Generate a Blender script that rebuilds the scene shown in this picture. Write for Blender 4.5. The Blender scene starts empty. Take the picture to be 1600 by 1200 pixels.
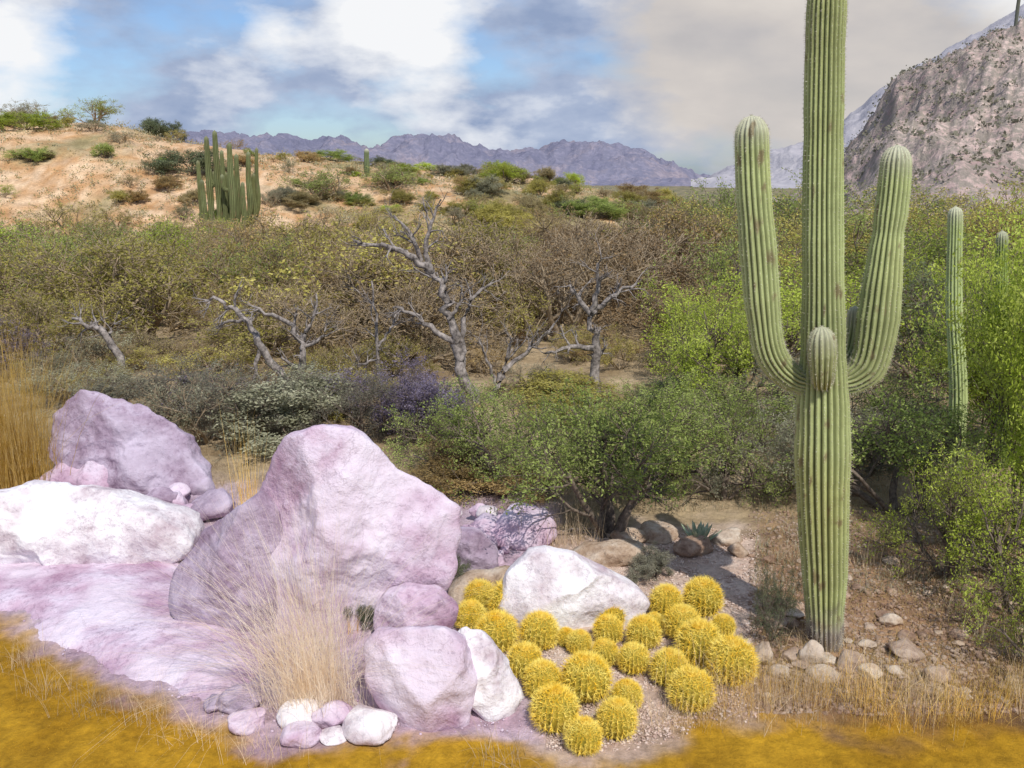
import bpy, bmesh, math, random
import numpy as np
from mathutils import Vector, noise, Matrix
SC=bpy.context.scene; COL=SC.collection
PI=math.pi
# ---------------------------------------------------------------- camera
F=1386.0; PITCH=math.radians(13); CAMZ=4.0
CAM=Vector((0,0,CAMZ)); FW=Vector((0,math.cos(PITCH),-math.sin(PITCH))); UP=Vector((0,math.sin(PITCH),math.cos(PITCH)))
cd=bpy.data.cameras.new('camera'); cam=bpy.data.objects.new('camera',cd); COL.objects.link(cam)
cam.location=CAM; cam.rotation_euler=(PI/2-PITCH,0,0)
cd.sensor_width=36; cd.lens=36*F/1600; cd.clip_end=20000; cd.clip_start=0.1
SC.camera=cam
SC.view_settings.view_transform='Standard'; SC.view_settings.look='None'; SC.view_settings.exposure=0
def ray(u,v): return Vector(((u-800)/F,0,0))+UP*((600-v)/F)+FW
def at_y(u,v,Y):
    d=ray(u,v); return CAM+d*(Y/d.y)
def interp(x,tab):
    if x<=tab[0][0]: return tab[0][1]
    for (a,b),(c,d) in zip(tab,tab[1:]):
        if x<=c: return b+(d-b)*(x-a)/(c-a)
    return tab[-1][1]
def ss(a,b,x):
    t=max(0,min(1,(x-a)/(b-a))); return t*t*(3-2*t)
RT=[(-600,8.6),(0,7.6),(200,7.0),(300,5.9),(450,5.2),(600,4.5),(750,3.8),(900,3.0),(1000,2.3),(1100,1.4),(1300,.4),(2500,.2)]
def T(x,y):
    u=800+1423*x/max(y,5)
    R=interp(u,RT)
    s=ss(35,63,y); dn=1-ss(66,140,y)
    z=0.35*ss(18,38,y)*dn+s*R*dn-3*ss(70,200,y)
    z+=0.03*noise.noise((x*1.1,y*1.1,0))*(1 if y<60 else 0)
    if y>20:
        k=ss(20,45,y); z+=k*(0.45*noise.noise((x*.16,y*.16,3))+.22*noise.noise((x*.5,y*.5,8))+.10*noise.noise((x*1.6,y*1.6,4)))
    return z
def ground(u,v):
    d=ray(u,v); t=3.0
    while t<400:
        p=CAM+d*t
        if p.z<T(p.x,p.y):
            lo=t-0.25; hi=t
            for _ in range(14):
                m=(lo+hi)/2; q=CAM+d*m
                if q.z<T(q.x,q.y): hi=m
                else: lo=m
            q=CAM+d*hi; return Vector((q.x,q.y,T(q.x,q.y)))
        t+=0.25
    q=CAM+d*60; return Vector((q.x,q.y,T(q.x,q.y)))
def dep(p): return (p-CAM).dot(FW)
def at_u(u,y):
    x=(u-800)/F*(y*math.cos(PITCH)+CAMZ*math.sin(PITCH)); z=T(x,y)
    x=(u-800)/F*(y*math.cos(PITCH)+(CAMZ-z)*math.sin(PITCH)); return Vector((x,y,T(x,y)))
# ---------------------------------------------------------------- objects
def tag(o,label=None,cat=None,group=None,kind=None):
    if label: o['label']=label
    if cat: o['category']=cat
    if group: o['group']=group
    if kind: o['kind']=kind
    return o
def empty(name,loc,rz=0,s=(1,1,1)):
    o=bpy.data.objects.new(name,None); COL.objects.link(o); o.location=loc; o.rotation_euler=(0,0,rz); o.scale=s
    o.empty_display_size=0.1
    return o
def link(name,me,mat=None,parent=None,loc=None):
    o=bpy.data.objects.new(name,me); COL.objects.link(o)
    if mat is not None and not me.materials: me.materials.append(mat)
    if parent: o.parent=parent
    if loc is not None: o.location=loc
    return o
def linkm(name,me,mat,parent):
    if not me.materials: me.materials.append(mat)
    o=bpy.data.objects.new(name,me); COL.objects.link(o); o.parent=parent
    o.material_slots[0].link='OBJECT'; o.material_slots[0].material=mat
    return o
class MB:
    def __init__(s): s.v=[]; s.f=[]; s.c=[]
    def tube(s,pts,rr,n=5,cap=True):
        b=len(s.v); m=len(pts)
        for i,p in enumerate(pts):
            d=(pts[min(i+1,m-1)]-pts[max(i-1,0)]).normalized()
            a=Vector((0,0,1)) if abs(d.z)<.9 else Vector((1,0,0))
            e1=d.cross(a).normalized(); e2=d.cross(e1)
            for k in range(n):
                t=2*PI*k/n; s.v.append(tuple(p+(e1*math.cos(t)+e2*math.sin(t))*rr[i]))
        for i in range(m-1):
            for k in range(n):
                k2=(k+1)%n; s.f.append((b+i*n+k,b+i*n+k2,b+(i+1)*n+k2,b+(i+1)*n+k))
        if cap: s.f.append(tuple(b+(m-1)*n+k for k in range(n)))
    def mesh(s,name,smooth=True):
        me=bpy.data.meshes.new(name); me.from_pydata(s.v,[],s.f); me.update()
        if smooth: me.polygons.foreach_set('use_smooth',[True]*len(me.polygons))
        return me
def np_mesh(name,V,Fc,smooth=False,col=None):
    V=np.asarray(V,dtype=np.float32).reshape(-1,3); Fc=np.asarray(Fc,dtype=np.int32); k=Fc.shape[1]
    me=bpy.data.meshes.new(name); me.vertices.add(len(V)); me.vertices.foreach_set('co',V.ravel())
    me.loops.add(Fc.size); me.loops.foreach_set('vertex_index',Fc.ravel())
    me.polygons.add(len(Fc)); me.polygons.foreach_set('loop_start',np.arange(0,Fc.size,k,dtype=np.int32))
    if smooth: me.polygons.foreach_set('use_smooth',np.ones(len(Fc),dtype=bool))
    me.update(calc_edges=True)
    if col is not None:
        ca=me.color_attributes.new('Col','FLOAT_COLOR','POINT'); ca.data.foreach_set('color',np.asarray(col,dtype=np.float32).ravel())
    return me
# ---------------------------------------------------------------- materials
def newmat(name):
    m=bpy.data.materials.new(name); m.use_nodes=True; nt=m.node_tree; return m,nt,nt.nodes['Principled BSDF']
def nnode(nt,t,**k):
    n=nt.nodes.new(t)
    for a,b in k.items(): setattr(n,a,b)
    return n
def noise_n(nt,scale,detail=4,rough=.6,vec=None):
    n=nnode(nt,'ShaderNodeTexNoise'); n.inputs['Scale'].default_value=scale; n.inputs['Detail'].default_value=detail; n.inputs['Roughness'].default_value=rough
    if vec is not None: nt.links.new(vec,n.inputs['Vector'])
    return n
def ramp(nt,fac,stops):
    r=nnode(nt,'ShaderNodeValToRGB'); e=r.color_ramp.elements
    while len(e)<len(stops): e.new(.5)
    for i,(p,c) in enumerate(stops): e[i].position=p; e[i].color=(*c,1)
    nt.links.new(fac,r.inputs['Fac']); return r
def mix(nt,mode,fac,a,b):
    m=nnode(nt,'ShaderNodeMix',data_type='RGBA',blend_type=mode)
    for s,v in ((m.inputs[0],fac),(m.inputs[6],a),(m.inputs[7],b)):
        if hasattr(v,'is_linked'): nt.links.new(v,s)
        elif isinstance(v,tuple): s.default_value=(*v,1)
        else: s.default_value=v
    return m.outputs[2]
def bump(nt,h,st,dist,prev=None):
    b=nnode(nt,'ShaderNodeBump'); b.inputs['Strength'].default_value=st; b.inputs['Distance'].default_value=dist
    nt.links.new(h,b.inputs['Height'])
    if prev is not None: nt.links.new(prev,b.inputs['Normal'])
    return b.outputs['Normal']
def rock_mat(name,c0,c1,c2,sc=2.2,bs=.5,spot=(.9,.88,.9),spotamt=.5):
    m,nt,b=newmat(name); g=nnode(nt,'ShaderNodeNewGeometry').outputs['Position']
    n1=noise_n(nt,sc,6,.65,g); r=ramp(nt,n1.outputs['Fac'],[(.34,c0),(.5,c1),(.64,c2)])
    n2=noise_n(nt,sc*7,6,.8,g); r2=ramp(nt,n2.outputs['Fac'],[(.34,(.60,.54,.59)),(.48,(1,1,1)),(.7,(1.10,1.08,1.08))])
    c=mix(nt,'MULTIPLY',.8,r.outputs[0],r2.outputs[0])
    n3=noise_n(nt,1.1,3,.5,g); r3=ramp(nt,n3.outputs['Fac'],[(.50,(0,0,0)),(.62,(spotamt,)*3)])
    c=mix(nt,'MIX',r3.outputs[0],c,spot)
    vo=nnode(nt,'ShaderNodeTexVoronoi',feature='DISTANCE_TO_EDGE'); vo.inputs['Scale'].default_value=1.0
    wv=nnode(nt,'ShaderNodeVectorMath',operation='ADD'); nt.links.new(g,wv.inputs[0]); nt.links.new(n1.outputs['Color'],wv.inputs[1]); nt.links.new(wv.outputs[0],vo.inputs['Vector'])
    r4=ramp(nt,vo.outputs['Distance'],[(0,(.40,.33,.38)),(.012,(1,1,1))])
    c=mix(nt,'MULTIPLY',.4,c,r4.outputs[0])
    nt.links.new(c,b.inputs['Base Color']); b.inputs['Roughness'].default_value=.93; b.inputs['Specular IOR Level'].default_value=.2
    nb=bump(nt,n1.outputs['Fac'],bs,.12); nb=bump(nt,n2.outputs['Fac'],bs*.8,.025,nb)
    nt.links.new(nb,b.inputs['Normal']); return m
PINK=rock_mat('pink_granite',(.42,.26,.36),(.58,.43,.54),(.70,.60,.71),2.0,.7,(.84,.78,.86),.55)
PINKD=rock_mat('dusky_granite',(.27,.19,.26),(.40,.31,.40),(.53,.45,.56),3,.6,(.64,.57,.68),.5)  # mauve stone colour, darkened as painted shade for the big boulder's left face
WHITE=rock_mat('pale_granite',(.50,.40,.44),(.72,.66,.69),(.86,.84,.86),2.6,.55,(.94,.93,.94),.75)
TAN=rock_mat('tan_stone',(.30,.20,.13),(.50,.38,.28),(.62,.53,.43),5,.5,(.66,.60,.53),.4)
BROWN=rock_mat('brown_stone',(.20,.12,.08),(.36,.24,.17),(.50,.38,.29),6,.5,(.5,.44,.38),.3)
def leaf_mat(name,c0,c1,c2,tr=.35,sc=1.6):
    m,nt,b=newmat(name); g=nnode(nt,'ShaderNodeNewGeometry').outputs['Position']
    n1=noise_n(nt,sc,2,.7,g); n2=noise_n(nt,sc*14,1,.6,g)
    a=nnode(nt,'ShaderNodeMath',operation='ADD'); nt.links.new(n1.outputs['Fac'],a.inputs[0]); nt.links.new(n2.outputs['Fac'],a.inputs[1])
    h=nnode(nt,'ShaderNodeMath',operation='MULTIPLY'); nt.links.new(a.outputs[0],h.inputs[0]); h.inputs[1].default_value=.5
    r=ramp(nt,h.outputs[0],[(.36,c0),(.5,c1),(.64,c2)])
    oi=nnode(nt,'ShaderNodeObjectInfo'); hs=nnode(nt,'ShaderNodeHueSaturation')
    mr=nnode(nt,'ShaderNodeMapRange'); mr.inputs['To Min'].default_value=.70; mr.inputs['To Max'].default_value=1.35; nt.links.new(oi.outputs['Random'],mr.inputs['Value'])
    nt.links.new(mr.outputs[0],hs.inputs['Value']); nt.links.new(r.outputs[0],hs.inputs['Color'])
    nt.nodes.remove(b); b=nnode(nt,'ShaderNodeBsdfDiffuse'); nt.links.new(hs.outputs[0],b.inputs['Color'])
    t=nnode(nt,'ShaderNodeBsdfTranslucent'); nt.links.new(hs.outputs[0],t.inputs['Color'])
    ms=nnode(nt,'ShaderNodeMixShader'); ms.inputs[0].default_value=tr
    nt.links.new(b.outputs[0],ms.inputs[1]); nt.links.new(t.outputs[0],ms.inputs[2]); nt.links.new(ms.outputs[0],nt.nodes['Material Output'].inputs['Surface']); return m
OLIVE=leaf_mat('olive_leaves',(.28,.25,.06),(.46,.41,.11),(.60,.54,.18))
BRNLF=leaf_mat('brown_leaves',(.27,.18,.08),(.42,.30,.13),(.56,.43,.20))
DKBRN=leaf_mat('dark_brown_leaves',(.14,.09,.05),(.25,.17,.09),(.38,.27,.15))
GREEN=leaf_mat('green_leaves',(.16,.22,.05),(.31,.38,.10),(.48,.55,.19))
YGREEN=leaf_mat('yellow_green_leaves',(.28,.36,.04),(.48,.57,.09),(.66,.73,.19),.45)
DKGREEN=leaf_mat('dark_green_leaves',(.08,.10,.06),(.15,.18,.10),(.26,.29,.16))
DUSK=leaf_mat('dusky_leaves',(.13,.13,.095),(.24,.23,.17),(.38,.37,.28))
GREYGRN=leaf_mat('grey_green_leaves',(.18,.18,.12),(.32,.32,.21),(.48,.47,.34))
PURPLE=leaf_mat('purple_leaves',(.12,.10,.14),(.23,.19,.27),(.38,.33,.44))
DRYG=leaf_mat('dry_grass',(.50,.36,.20),(.68,.52,.33),(.80,.68,.50),.3,4)
PALEG=leaf_mat('pale_grass',(.74,.60,.42),(.90,.80,.64),(.97,.91,.80),.5,4)
GOLDG=leaf_mat('golden_grass',(.58,.36,.06),(.80,.55,.15),(.92,.74,.36),.4,4)
OCHG=leaf_mat('ochre_stubble',(.38,.20,.01),(.56,.33,.03),(.66,.42,.07),.2,5)
HILLG=leaf_mat('hill_scrub',(.22,.19,.08),(.40,.33,.16),(.55,.47,.28))
def plain_mat(name,c0,c1,sc=8,rough=.9,bs=.3,bd=.01,z=1):
    m,nt,b=newmat(name); g=nnode(nt,'ShaderNodeNewGeometry').outputs['Position']
    n=noise_n(nt,sc,4,.7,g); r=ramp(nt,n.outputs['Fac'],[(.35,c0),(.65,c1)])
    nt.links.new(r.outputs[0],b.inputs['Base Color']); b.inputs['Roughness'].default_value=rough; b.inputs['Specular IOR Level'].default_value=.2
    if bs: nt.links.new(bump(nt,n.outputs['Fac'],bs,bd),b.inputs['Normal'])
    return m
BARK=plain_mat('bark',(.09,.07,.055),(.24,.19,.15),20,bs=0)
TWIG=plain_mat('twig_bark',(.19,.14,.09),(.42,.33,.22),9,bs=0)
DEADW=plain_mat('dead_wood',(.07,.06,.055),(.42,.37,.34),12,.85,.6,.01)
def attr_mat(name,sc=12,bs=.4,bd=.01,lo=.6,hi=1.25,extra=None):
    m,nt,b=newmat(name); g=nnode(nt,'ShaderNodeNewGeometry').outputs['Position']
    a=nnode(nt,'ShaderNodeAttribute',attribute_name='Col')
    n=noise_n(nt,sc,7,.78,g); r=ramp(nt,n.outputs['Fac'],[(.3,(lo,)*3),(.7,(hi,)*3)])
    c=mix(nt,'MULTIPLY',1.0,a.outputs['Color'],r.outputs[0])
    n2=noise_n(nt,sc*.12,5,.6,g); r2=ramp(nt,n2.outputs['Fac'],[(.35,(.8,.78,.76)),(.65,(1.12,1.12,1.1))]); c=mix(nt,'MULTIPLY',1.0,c,r2.outputs[0])
    nt.links.new(c,b.inputs['Base Color']); b.inputs['Roughness'].default_value=.95; b.inputs['Specular IOR Level'].default_value=.15
    nb=bump(nt,n.outputs['Fac'],bs,bd)
    nt.links.new(nb,b.inputs['Normal']); return m
SOIL=attr_mat('desert_soil',9,.8,.05,.55,1.28)
CACT=attr_mat('cactus_skin',9,.25,.006,.85,1.12)
SPINE=plain_mat('pale_spines',(.50,.46,.34),(.76,.71,.58),30,bs=0)
GSPINE=plain_mat('golden_spines',(.92,.62,.04),(1.0,.86,.24),9,.6,bs=0)
GBODY=plain_mat('barrel_skin',(.26,.22,.03),(.46,.34,.04),12,.7)
WOOL=plain_mat('crown_wool',(.74,.46,.04),(.92,.70,.20),60,1,.6,.004)
# ---------------------------------------------------------------- ground
OCH=[(-600,890),(-100,935),(0,968),(60,1005),(150,1055),(250,1095),(330,1135),(420,1160),(620,1160),(750,1155),(870,1190),(1000,1180),(1100,1132),(1300,1122),(1600,1112),(2400,1105)]
def lerp3(a,b,t): return tuple(a[i]+(b[i]-a[i])*t for i in range(3))
def proj(x,y,z=0):
    p=Vector((x,y,z))-CAM; d=p.dot(FW)
    if d<.3: return (800+x*800,3000)
    return (800+F*p.x/d,600-F*p.dot(UP)/d)
def gcol(x,y,z):
    n=noise.fractal(Vector((x*.9,y*.9,1)),1,2,4); n2=noise.fractal(Vector((x*3.1,y*3.1,7)),1,2,4)
    if y>68:
        return lerp3((.18,.17,.10),(.34,.28,.17),max(0,min(1,.4+n)))
    if y>30:
        nn=noise.fractal(Vector((x*.22,y*.16,5)),1,2,4)
        c=lerp3((.54,.31,.15),(.78,.57,.38),max(0,min(1,.5+n*1.2+n2*.6)))
        c=lerp3(c,(.30,.26,.13),max(0,min(.9,.75*ss(450,900,800+1423*x/y)+nn*1.3+n*.4-.12)))
        return lerp3((.36,.28,.16),c,ss(30,42,y))
    u,v=proj(x,y)
    u+=n2*25; v+=n*28+n2*12
    c=lerp3((.30,.22,.13),(.54,.42,.27),max(0,min(1,.5+n)))
    pk=lerp3((.50,.35,.43),(.68,.55,.65),max(0,min(1,.5+n2)))
    gv=lerp3((.56,.41,.33),(.76,.61,.52),max(0,min(1,.5+n2)))
    br=lerp3((.22,.13,.08),(.50,.31,.19),max(0,min(1,.5+n*.8+n2*.5)))
    a=ss(735,790,v)*(1-ss(850,890,u)); c=lerp3(c,pk,a)
    a=ss(1160,1200,u)*ss(780,860,v); c=lerp3(c,br,a)
    a=ss(830,870,u)*(1-ss(1170,1195,u))*ss(810,840,v); c=lerp3(c,gv,a)
    f=interp(u,OCH); w=40 if u>1000 else 26; a=ss(f-w,f+w,v+n2*34)
    oc=lerp3((.38,.20,.012),(.58,.33,.025),max(0,min(1,.5+n*.7+n2*.5)))
    return lerp3(c,oc,a)
def build_ground():
    O=(0,-6); rs=[]; r=7.0
    while r<6000:
        rs.append(r); r*=1.0042 if r<26 else (1.009 if r<80 else 1.05)
    na=430; A=math.radians(56); V=[];C=[]
    for r in rs:
        for k in range(na):
            a=-A+2*A*k/(na-1); x=O[0]+r*math.sin(a); y=O[1]+r*math.cos(a)
            z=T(x,y)
            if y<26: z+=.018*noise.fractal(Vector((x*4,y*4,2)),1,2,3)
            V.append((x,y,z)); C.append((*gcol(x,y,z),1))
    i=np.arange(len(rs)-1)[:,None]*na+np.arange(na-1)[None,:]
    Fc=np.stack([i,i+1,i+na+1,i+na],-1).reshape(-1,4)
    me=np_mesh('ground',V,Fc,True,C)
    o=link('ground',me,SOIL); tag(o,'sandy desert ground, ochre in front, pink and gravelly further in','ground',kind='structure')
build_ground()
# ---------------------------------------------------------------- mountains
def vz(v,D): return CAMZ+D*math.tan(math.atan((600-v)/F)-PITCH)
def ridge(name,prof,D,front,back,base,mat,label,seed,amp,fr,nu=500,nv=110,dv=0):
    u0=prof[0][0]; u1=prof[-1][0]; V=[]
    for j in range(nv):
        t=j/(nv-1); y=D-front+t*(front+back)
        q=(y-(D-front))/front if y<=D else 1-(y-D)/back
        q=max(0,q)
        for i in range(nu):
            u=u0+(u1-u0)*i/(nu-1); x=(u-800)/1423*y
            pz=vz(interp(u+8*noise.noise((u*.03,seed,0)),prof)+dv,D)
            n=noise.ridged_multi_fractal(Vector((x*fr,y*fr*.55,seed)),.9,2.1,6,1,2)-1.0
            n2=noise.fractal(Vector((x*fr*5,y*fr*5,seed)),.8,2,5)
            e=math.sin(q*PI/2)**1.3
            z=base+(pz-base)*e+ amp*n*math.sin(min(1,q*1.02)*PI)*.9 + amp*.22*n2*min(1,q*4) + amp*.10*n*q
            if q<=0: z=base-amp
            V.append((x,y,z))
    i=np.arange(nv-1)[:,None]*nu+np.arange(nu-1)[None,:]
    Fc=np.stack([i,i+1,i+nu+1,i+nu],-1).reshape(-1,4)
    o=link(name,np_mesh(name,V,Fc,True),mat); tag(o,label,'mountain',kind='structure'); return V,nu,nv
def mtn_mat(name,c0,c1,c2,sc,speck,sa,bs=.8):
    m,nt,b=newmat(name); g=nnode(nt,'ShaderNodeNewGeometry').outputs['Position']
    n=noise_n(nt,sc,8,.75,g); r=ramp(nt,n.outputs['Fac'],[(.36,c0),(.5,c1),(.62,c2)])
    n2=noise_n(nt,sc*9,4,.7,g); r2=ramp(nt,n2.outputs['Fac'],[(.46,(sa,)*3),(.6,(0,0,0))])
    c=mix(nt,'MIX',r2.outputs[0],r.outputs[0],speck)
    nt.links.new(c,b.inputs['Base Color']); b.inputs['Roughness'].default_value=1; b.inputs['Specular IOR Level'].default_value=0
    nt.links.new(bump(nt,n.outputs['Fac'],bs,1/sc*.8),b.inputs['Normal']); return m
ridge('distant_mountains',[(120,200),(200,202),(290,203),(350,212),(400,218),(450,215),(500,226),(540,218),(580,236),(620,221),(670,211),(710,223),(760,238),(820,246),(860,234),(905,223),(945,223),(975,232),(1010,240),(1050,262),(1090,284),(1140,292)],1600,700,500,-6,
  mtn_mat('far_mountain_haze_rock',(.21,.21,.30),(.29,.28,.37),(.40,.34,.38),.012,(.16,.17,.24),.5,.5),'low jagged blue grey mountain range on the horizon',3,28,.006,dv=8)  # bluish aerial haze is painted into the rock colour
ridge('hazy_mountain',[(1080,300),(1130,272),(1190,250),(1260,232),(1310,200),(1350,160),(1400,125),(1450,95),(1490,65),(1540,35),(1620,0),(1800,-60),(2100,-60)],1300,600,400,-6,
  mtn_mat('hazy_mountain_rock',(.38,.37,.41),(.45,.43,.46),(.53,.50,.51),.01,(.35,.34,.38),.4,.3),'tall pale hazy mountain behind the rocky slope on the right',9,18,.006)  # pale haze put into the rock colour, no volume
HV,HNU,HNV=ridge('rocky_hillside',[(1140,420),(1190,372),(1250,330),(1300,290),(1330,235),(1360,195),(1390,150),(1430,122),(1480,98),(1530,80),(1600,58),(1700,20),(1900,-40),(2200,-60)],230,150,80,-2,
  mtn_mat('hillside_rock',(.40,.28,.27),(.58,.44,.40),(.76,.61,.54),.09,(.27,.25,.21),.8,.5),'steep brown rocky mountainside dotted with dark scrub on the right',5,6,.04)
# ---------------------------------------------------------------- foliage generator
def rv(rng): 
    while 1:
        v=Vector((rng.uniform(-1,1),rng.uniform(-1,1),rng.uniform(-1,1)))
        if .05<v.length<1: return v.normalized()
RMIN=.0004
def grow(mb,lp,p,d,L,r,lvl,mx,rng,kids,wander,up,sides=(6,5,3,3,3),ang=(.5,1.1)):
    n=4 if lvl<2 else 3; pts=[p.copy()]; rr=[r]
    for i in range(n):
        d=(d+rv(rng)*wander+Vector((0,0,up))).normalized(); p=p+d*(L/n); pts.append(p.copy()); rr.append(max(r*(1-.62*(i+1)/n),RMIN))
    mb.tube(pts,rr,sides[min(lvl,4)],True)
    if lvl<mx:
        for k in range(kids[lvl]):
            t=rng.uniform(.35,1)*n; i=min(int(t),n-1); q=pts[i].lerp(pts[i+1],t-i)
            dd=(pts[i+1]-pts[i]).normalized(); ax=dd.cross(rv(rng)).normalized()
            nd=Matrix.Rotation(rng.uniform(*ang),3,ax)@dd
            grow(mb,lp,q,nd,L*rng.uniform(.45,.72),max(rr[i]*.6,RMIN),lvl+1,mx,rng,kids,wander,up*.7,sides,ang)
        lp.append(pts[-1])
    else: lp.extend(pts[1:])
def leaves(name,lp,k,size,spread,seed,aspect=.45,droop=0):
    r=np.random.RandomState(seed); P=np.repeat(np.array([tuple(p) for p in lp]),k,axis=0); N=len(P)
    P=P+r.normal(0,spread,(N,3))
    a=r.normal(0,1,(N,3)); a/=np.linalg.norm(a,axis=1)[:,None]
    b=np.cross(a,r.normal(0,1,(N,3))); b/=np.linalg.norm(b,axis=1)[:,None]
    s=size*r.uniform(.5,1.4,(N,1))
    V=np.stack([P-a*s,P+b*s*aspect,P+a*s,P-b*s*aspect],1).reshape(-1,3)
    Fc=np.arange(N*4).reshape(-1,4)
    return np_mesh(name,V,Fc)
def plant_mesh(seed,stems,tilt,L,r,kids,k,size,spread,wander=.28,up=.08,ang=(.5,1.1),rmin=.0004,keep=1.0,zmin=None):
    global RMIN
    RMIN=rmin
    rng=random.Random(seed); mb=MB(); lp=[]
    for i in range(stems):
        a=2*PI*(i+rng.uniform(-.3,.3))/stems; t=rng.uniform(*tilt)
        d=Vector((math.cos(a)*math.sin(t),math.sin(a)*math.sin(t),math.cos(t)))
        grow(mb,lp,Vector((math.cos(a)*r*1.2,math.sin(a)*r*1.2,-.03)),d,L*rng.uniform(.75,1.15),r*rng.uniform(.7,1.1),0,len(kids),rng,kids,wander,up,ang=ang)
    RMIN=.0004
    zt=max(p.z for p in lp); s=1/zt
    mb.v=[(x*s,y*s,z*s) for x,y,z in mb.v]; lp=[p*s for p in lp if rng.random()<keep]
    if zmin: lp=[p for p in lp if p.z>zmin]
    W=np.percentile([abs(p.x) for p in lp],95)*2
    return mb.mesh('branches'),leaves('leaves',lp,k,size,spread,seed),W
MESQ=[plant_mesh(10+i,5,(.25,.95),.55,.030,(5,5,5),3,.014,.020,rmin=.0022,keep=.75) for i in range(5)]
BARE=[plant_mesh(30+i,5,(.25,1.0),.55,.030,(6,6,5),1,.011,.014,.34,rmin=.0024,keep=.75) for i in range(3)]
DENSE=[plant_mesh(50+i,7,(.1,1.1),.42,.016,(5,5,4),9,.015,.030,rmin=.002) for i in range(4)]
FINE=[plant_mesh(70+i,6,(.25,1.0),.55,.026,(5,5,5),5,.0095,.016,rmin=.0012) for i in range(3)]
OPEN=[plant_mesh(90+i,6,(.2,.85),.62,.028,(5,5,5),6,.0095,.016,rmin=.0014,up=.14,zmin=.33) for i in range(2)]
TALL=[plant_mesh(110+i,9,(.05,.40),.75,.014,(6,6,5),8,.0065,.014,rmin=.0006,up=.18,ang=(.3,.8)) for i in range(2)]
def plant(kind,idx,loc,H,W,mat,name,label,cat,group=None,bark=None,rz=None):
    t,l,w=kind[idx%len(kind)]
    e=empty(name,loc,RNG.uniform(0,6.28) if rz is None else rz,(W/w,W/w,H)); tag(e,label,cat,group)
    linkm('trunk',t,bark or (TWIG if kind in (MESQ,BARE) else BARK),e); linkm('crown',l,mat,e); return e
RNG=random.Random(4)
n=0
for row in range(9):
    y=20.0+row*2.4
    cols=int(10+row*1.5)
    for c in range(cols):
        u=-120+(1200)*(c+RNG.uniform(.1,.9))/cols; yy=y+RNG.uniform(-1,1)
        if row<1 and (310<u<380 or 750<u<830): continue
        if RNG.random()<.12: continue
        p=at_u(u,yy); h=RNG.uniform(1.3,2.95)*(1.0 if row<6 else .8)*(1.14 if u>800 else 1)
        w=h*RNG.uniform(1.2,1.8)
        q=RNG.random()
        zone='left' if u<350 else ('middle' if u<700 else 'right')
        if u>800: kind,mat,nm=(BARE if q<.4 else MESQ),(DKBRN if q<.8 else BRNLF),'brown'
        elif u<330 and q<.75: kind,mat,nm=MESQ,(OLIVE if q<.4 else (GREEN if q<.6 else YGREEN)),('olive' if q<.4 else 'green')
        elif q<.28: kind,mat,nm=BARE,BRNLF,'brown'
        elif q<.42: kind,mat,nm=MESQ,BRNLF,'brown'
        elif q<.88: kind,mat,nm=MESQ,OLIVE,'olive'
        else: kind,mat,nm=MESQ,GREEN,'green'
        n+=1
        bl={'brown':'twiggy brown','olive':'olive green','green':'fresh green'}[nm]
        plant(kind,RNG.randrange(9),p,h,w,mat,'mesquite_tree','%s mesquite in the %s of the scrub belt below the hill'%(bl,zone),'tree','%s mesquites of the scrub belt, %s'%(bl,zone))
for i in range(60):
    u=-110+1140*(i+RNG.uniform(0,1))/60; y=RNG.uniform(15.2,20.5)
    if 300<u<390 and y>17 and RNG.random()<.6: continue
    h=RNG.uniform(.30,.85)*(.8 if y<17 else 1.1)
    if abs(u-730)<90 and y<18.5: h*=.5
    if abs(u-930)<60 and y<18.5: h*=.5
    m,b=RNG.choice([(BRNLF,BARE),(OLIVE,MESQ),(GREYGRN,MESQ),(BRNLF,MESQ),(OLIVE,BARE),(OLIVE,MESQ)])
    z='left' if u<500 else 'right'
    plant(b,i,at_u(u,y),h,h*RNG.uniform(1.5,2.4),m,'desert_shrub','low tangled shrub at the foot of the scrub belt, %s part'%z,'shrub','low tangled shrubs at the foot of the scrub belt, %s part'%z)
for i in range(330):
    u=RNG.uniform(-150,1150); y=RNG.uniform(37,67)
    dens=.45+.6*ss(380,700,u)
    if RNG.random()>dens+.3*(y<44): continue
    p=at_u(u,y); h=RNG.uniform(.3,.95)*(1+.3*(u>700)); m=RNG.choice([OLIVE,GREEN,GREYGRN,HILLG,OLIVE,YGREEN,BRNLF,DKGREEN])
    z='left' if u<500 else 'right'
    plant(DENSE if i%3 else MESQ,i,p,h,h*RNG.uniform(1.3,2.2),m,'desert_shrub','small rounded shrub on the bare tan hill, %s part'%z,'shrub','small shrubs on the tan hill, %s part'%z)
for (u,y,h,w,m,l) in [(148,64,1.9,3.0,YGREEN,'bright green bush on the left hill crest'),(35,62,1.6,3.6,GREYGRN,'wide grey green bush at the far left hill crest'),(40,57,1.2,2.3,YGREEN,'small yellow green bush below the far left crest'),
   (236,63,1.3,1.7,DKGREEN,'small dark bush on the hill crest left of the cactus cluster'),(268,63,1.4,1.1,DKGREEN,'thin dark bush on the crest beside the cactus cluster'),(785,60,1.5,2.8,YGREEN,'bright yellow green bush on the crest right of the lone cactus'),
   (500,50,1.9,4.0,GREEN,'broad green bush on the hill left of the lone cactus'),(610,52,1.7,3.4,GREEN,'broad green bush on the hill right of the lone cactus'),(300,52,1.6,2.4,DKGREEN,'dark bush touching the left of the cactus cluster')]:
    plant(MESQ if w>2.9 else DENSE,int(u),at_u(u,y),h,w,m,'desert_shrub',l,'shrub')
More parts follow.
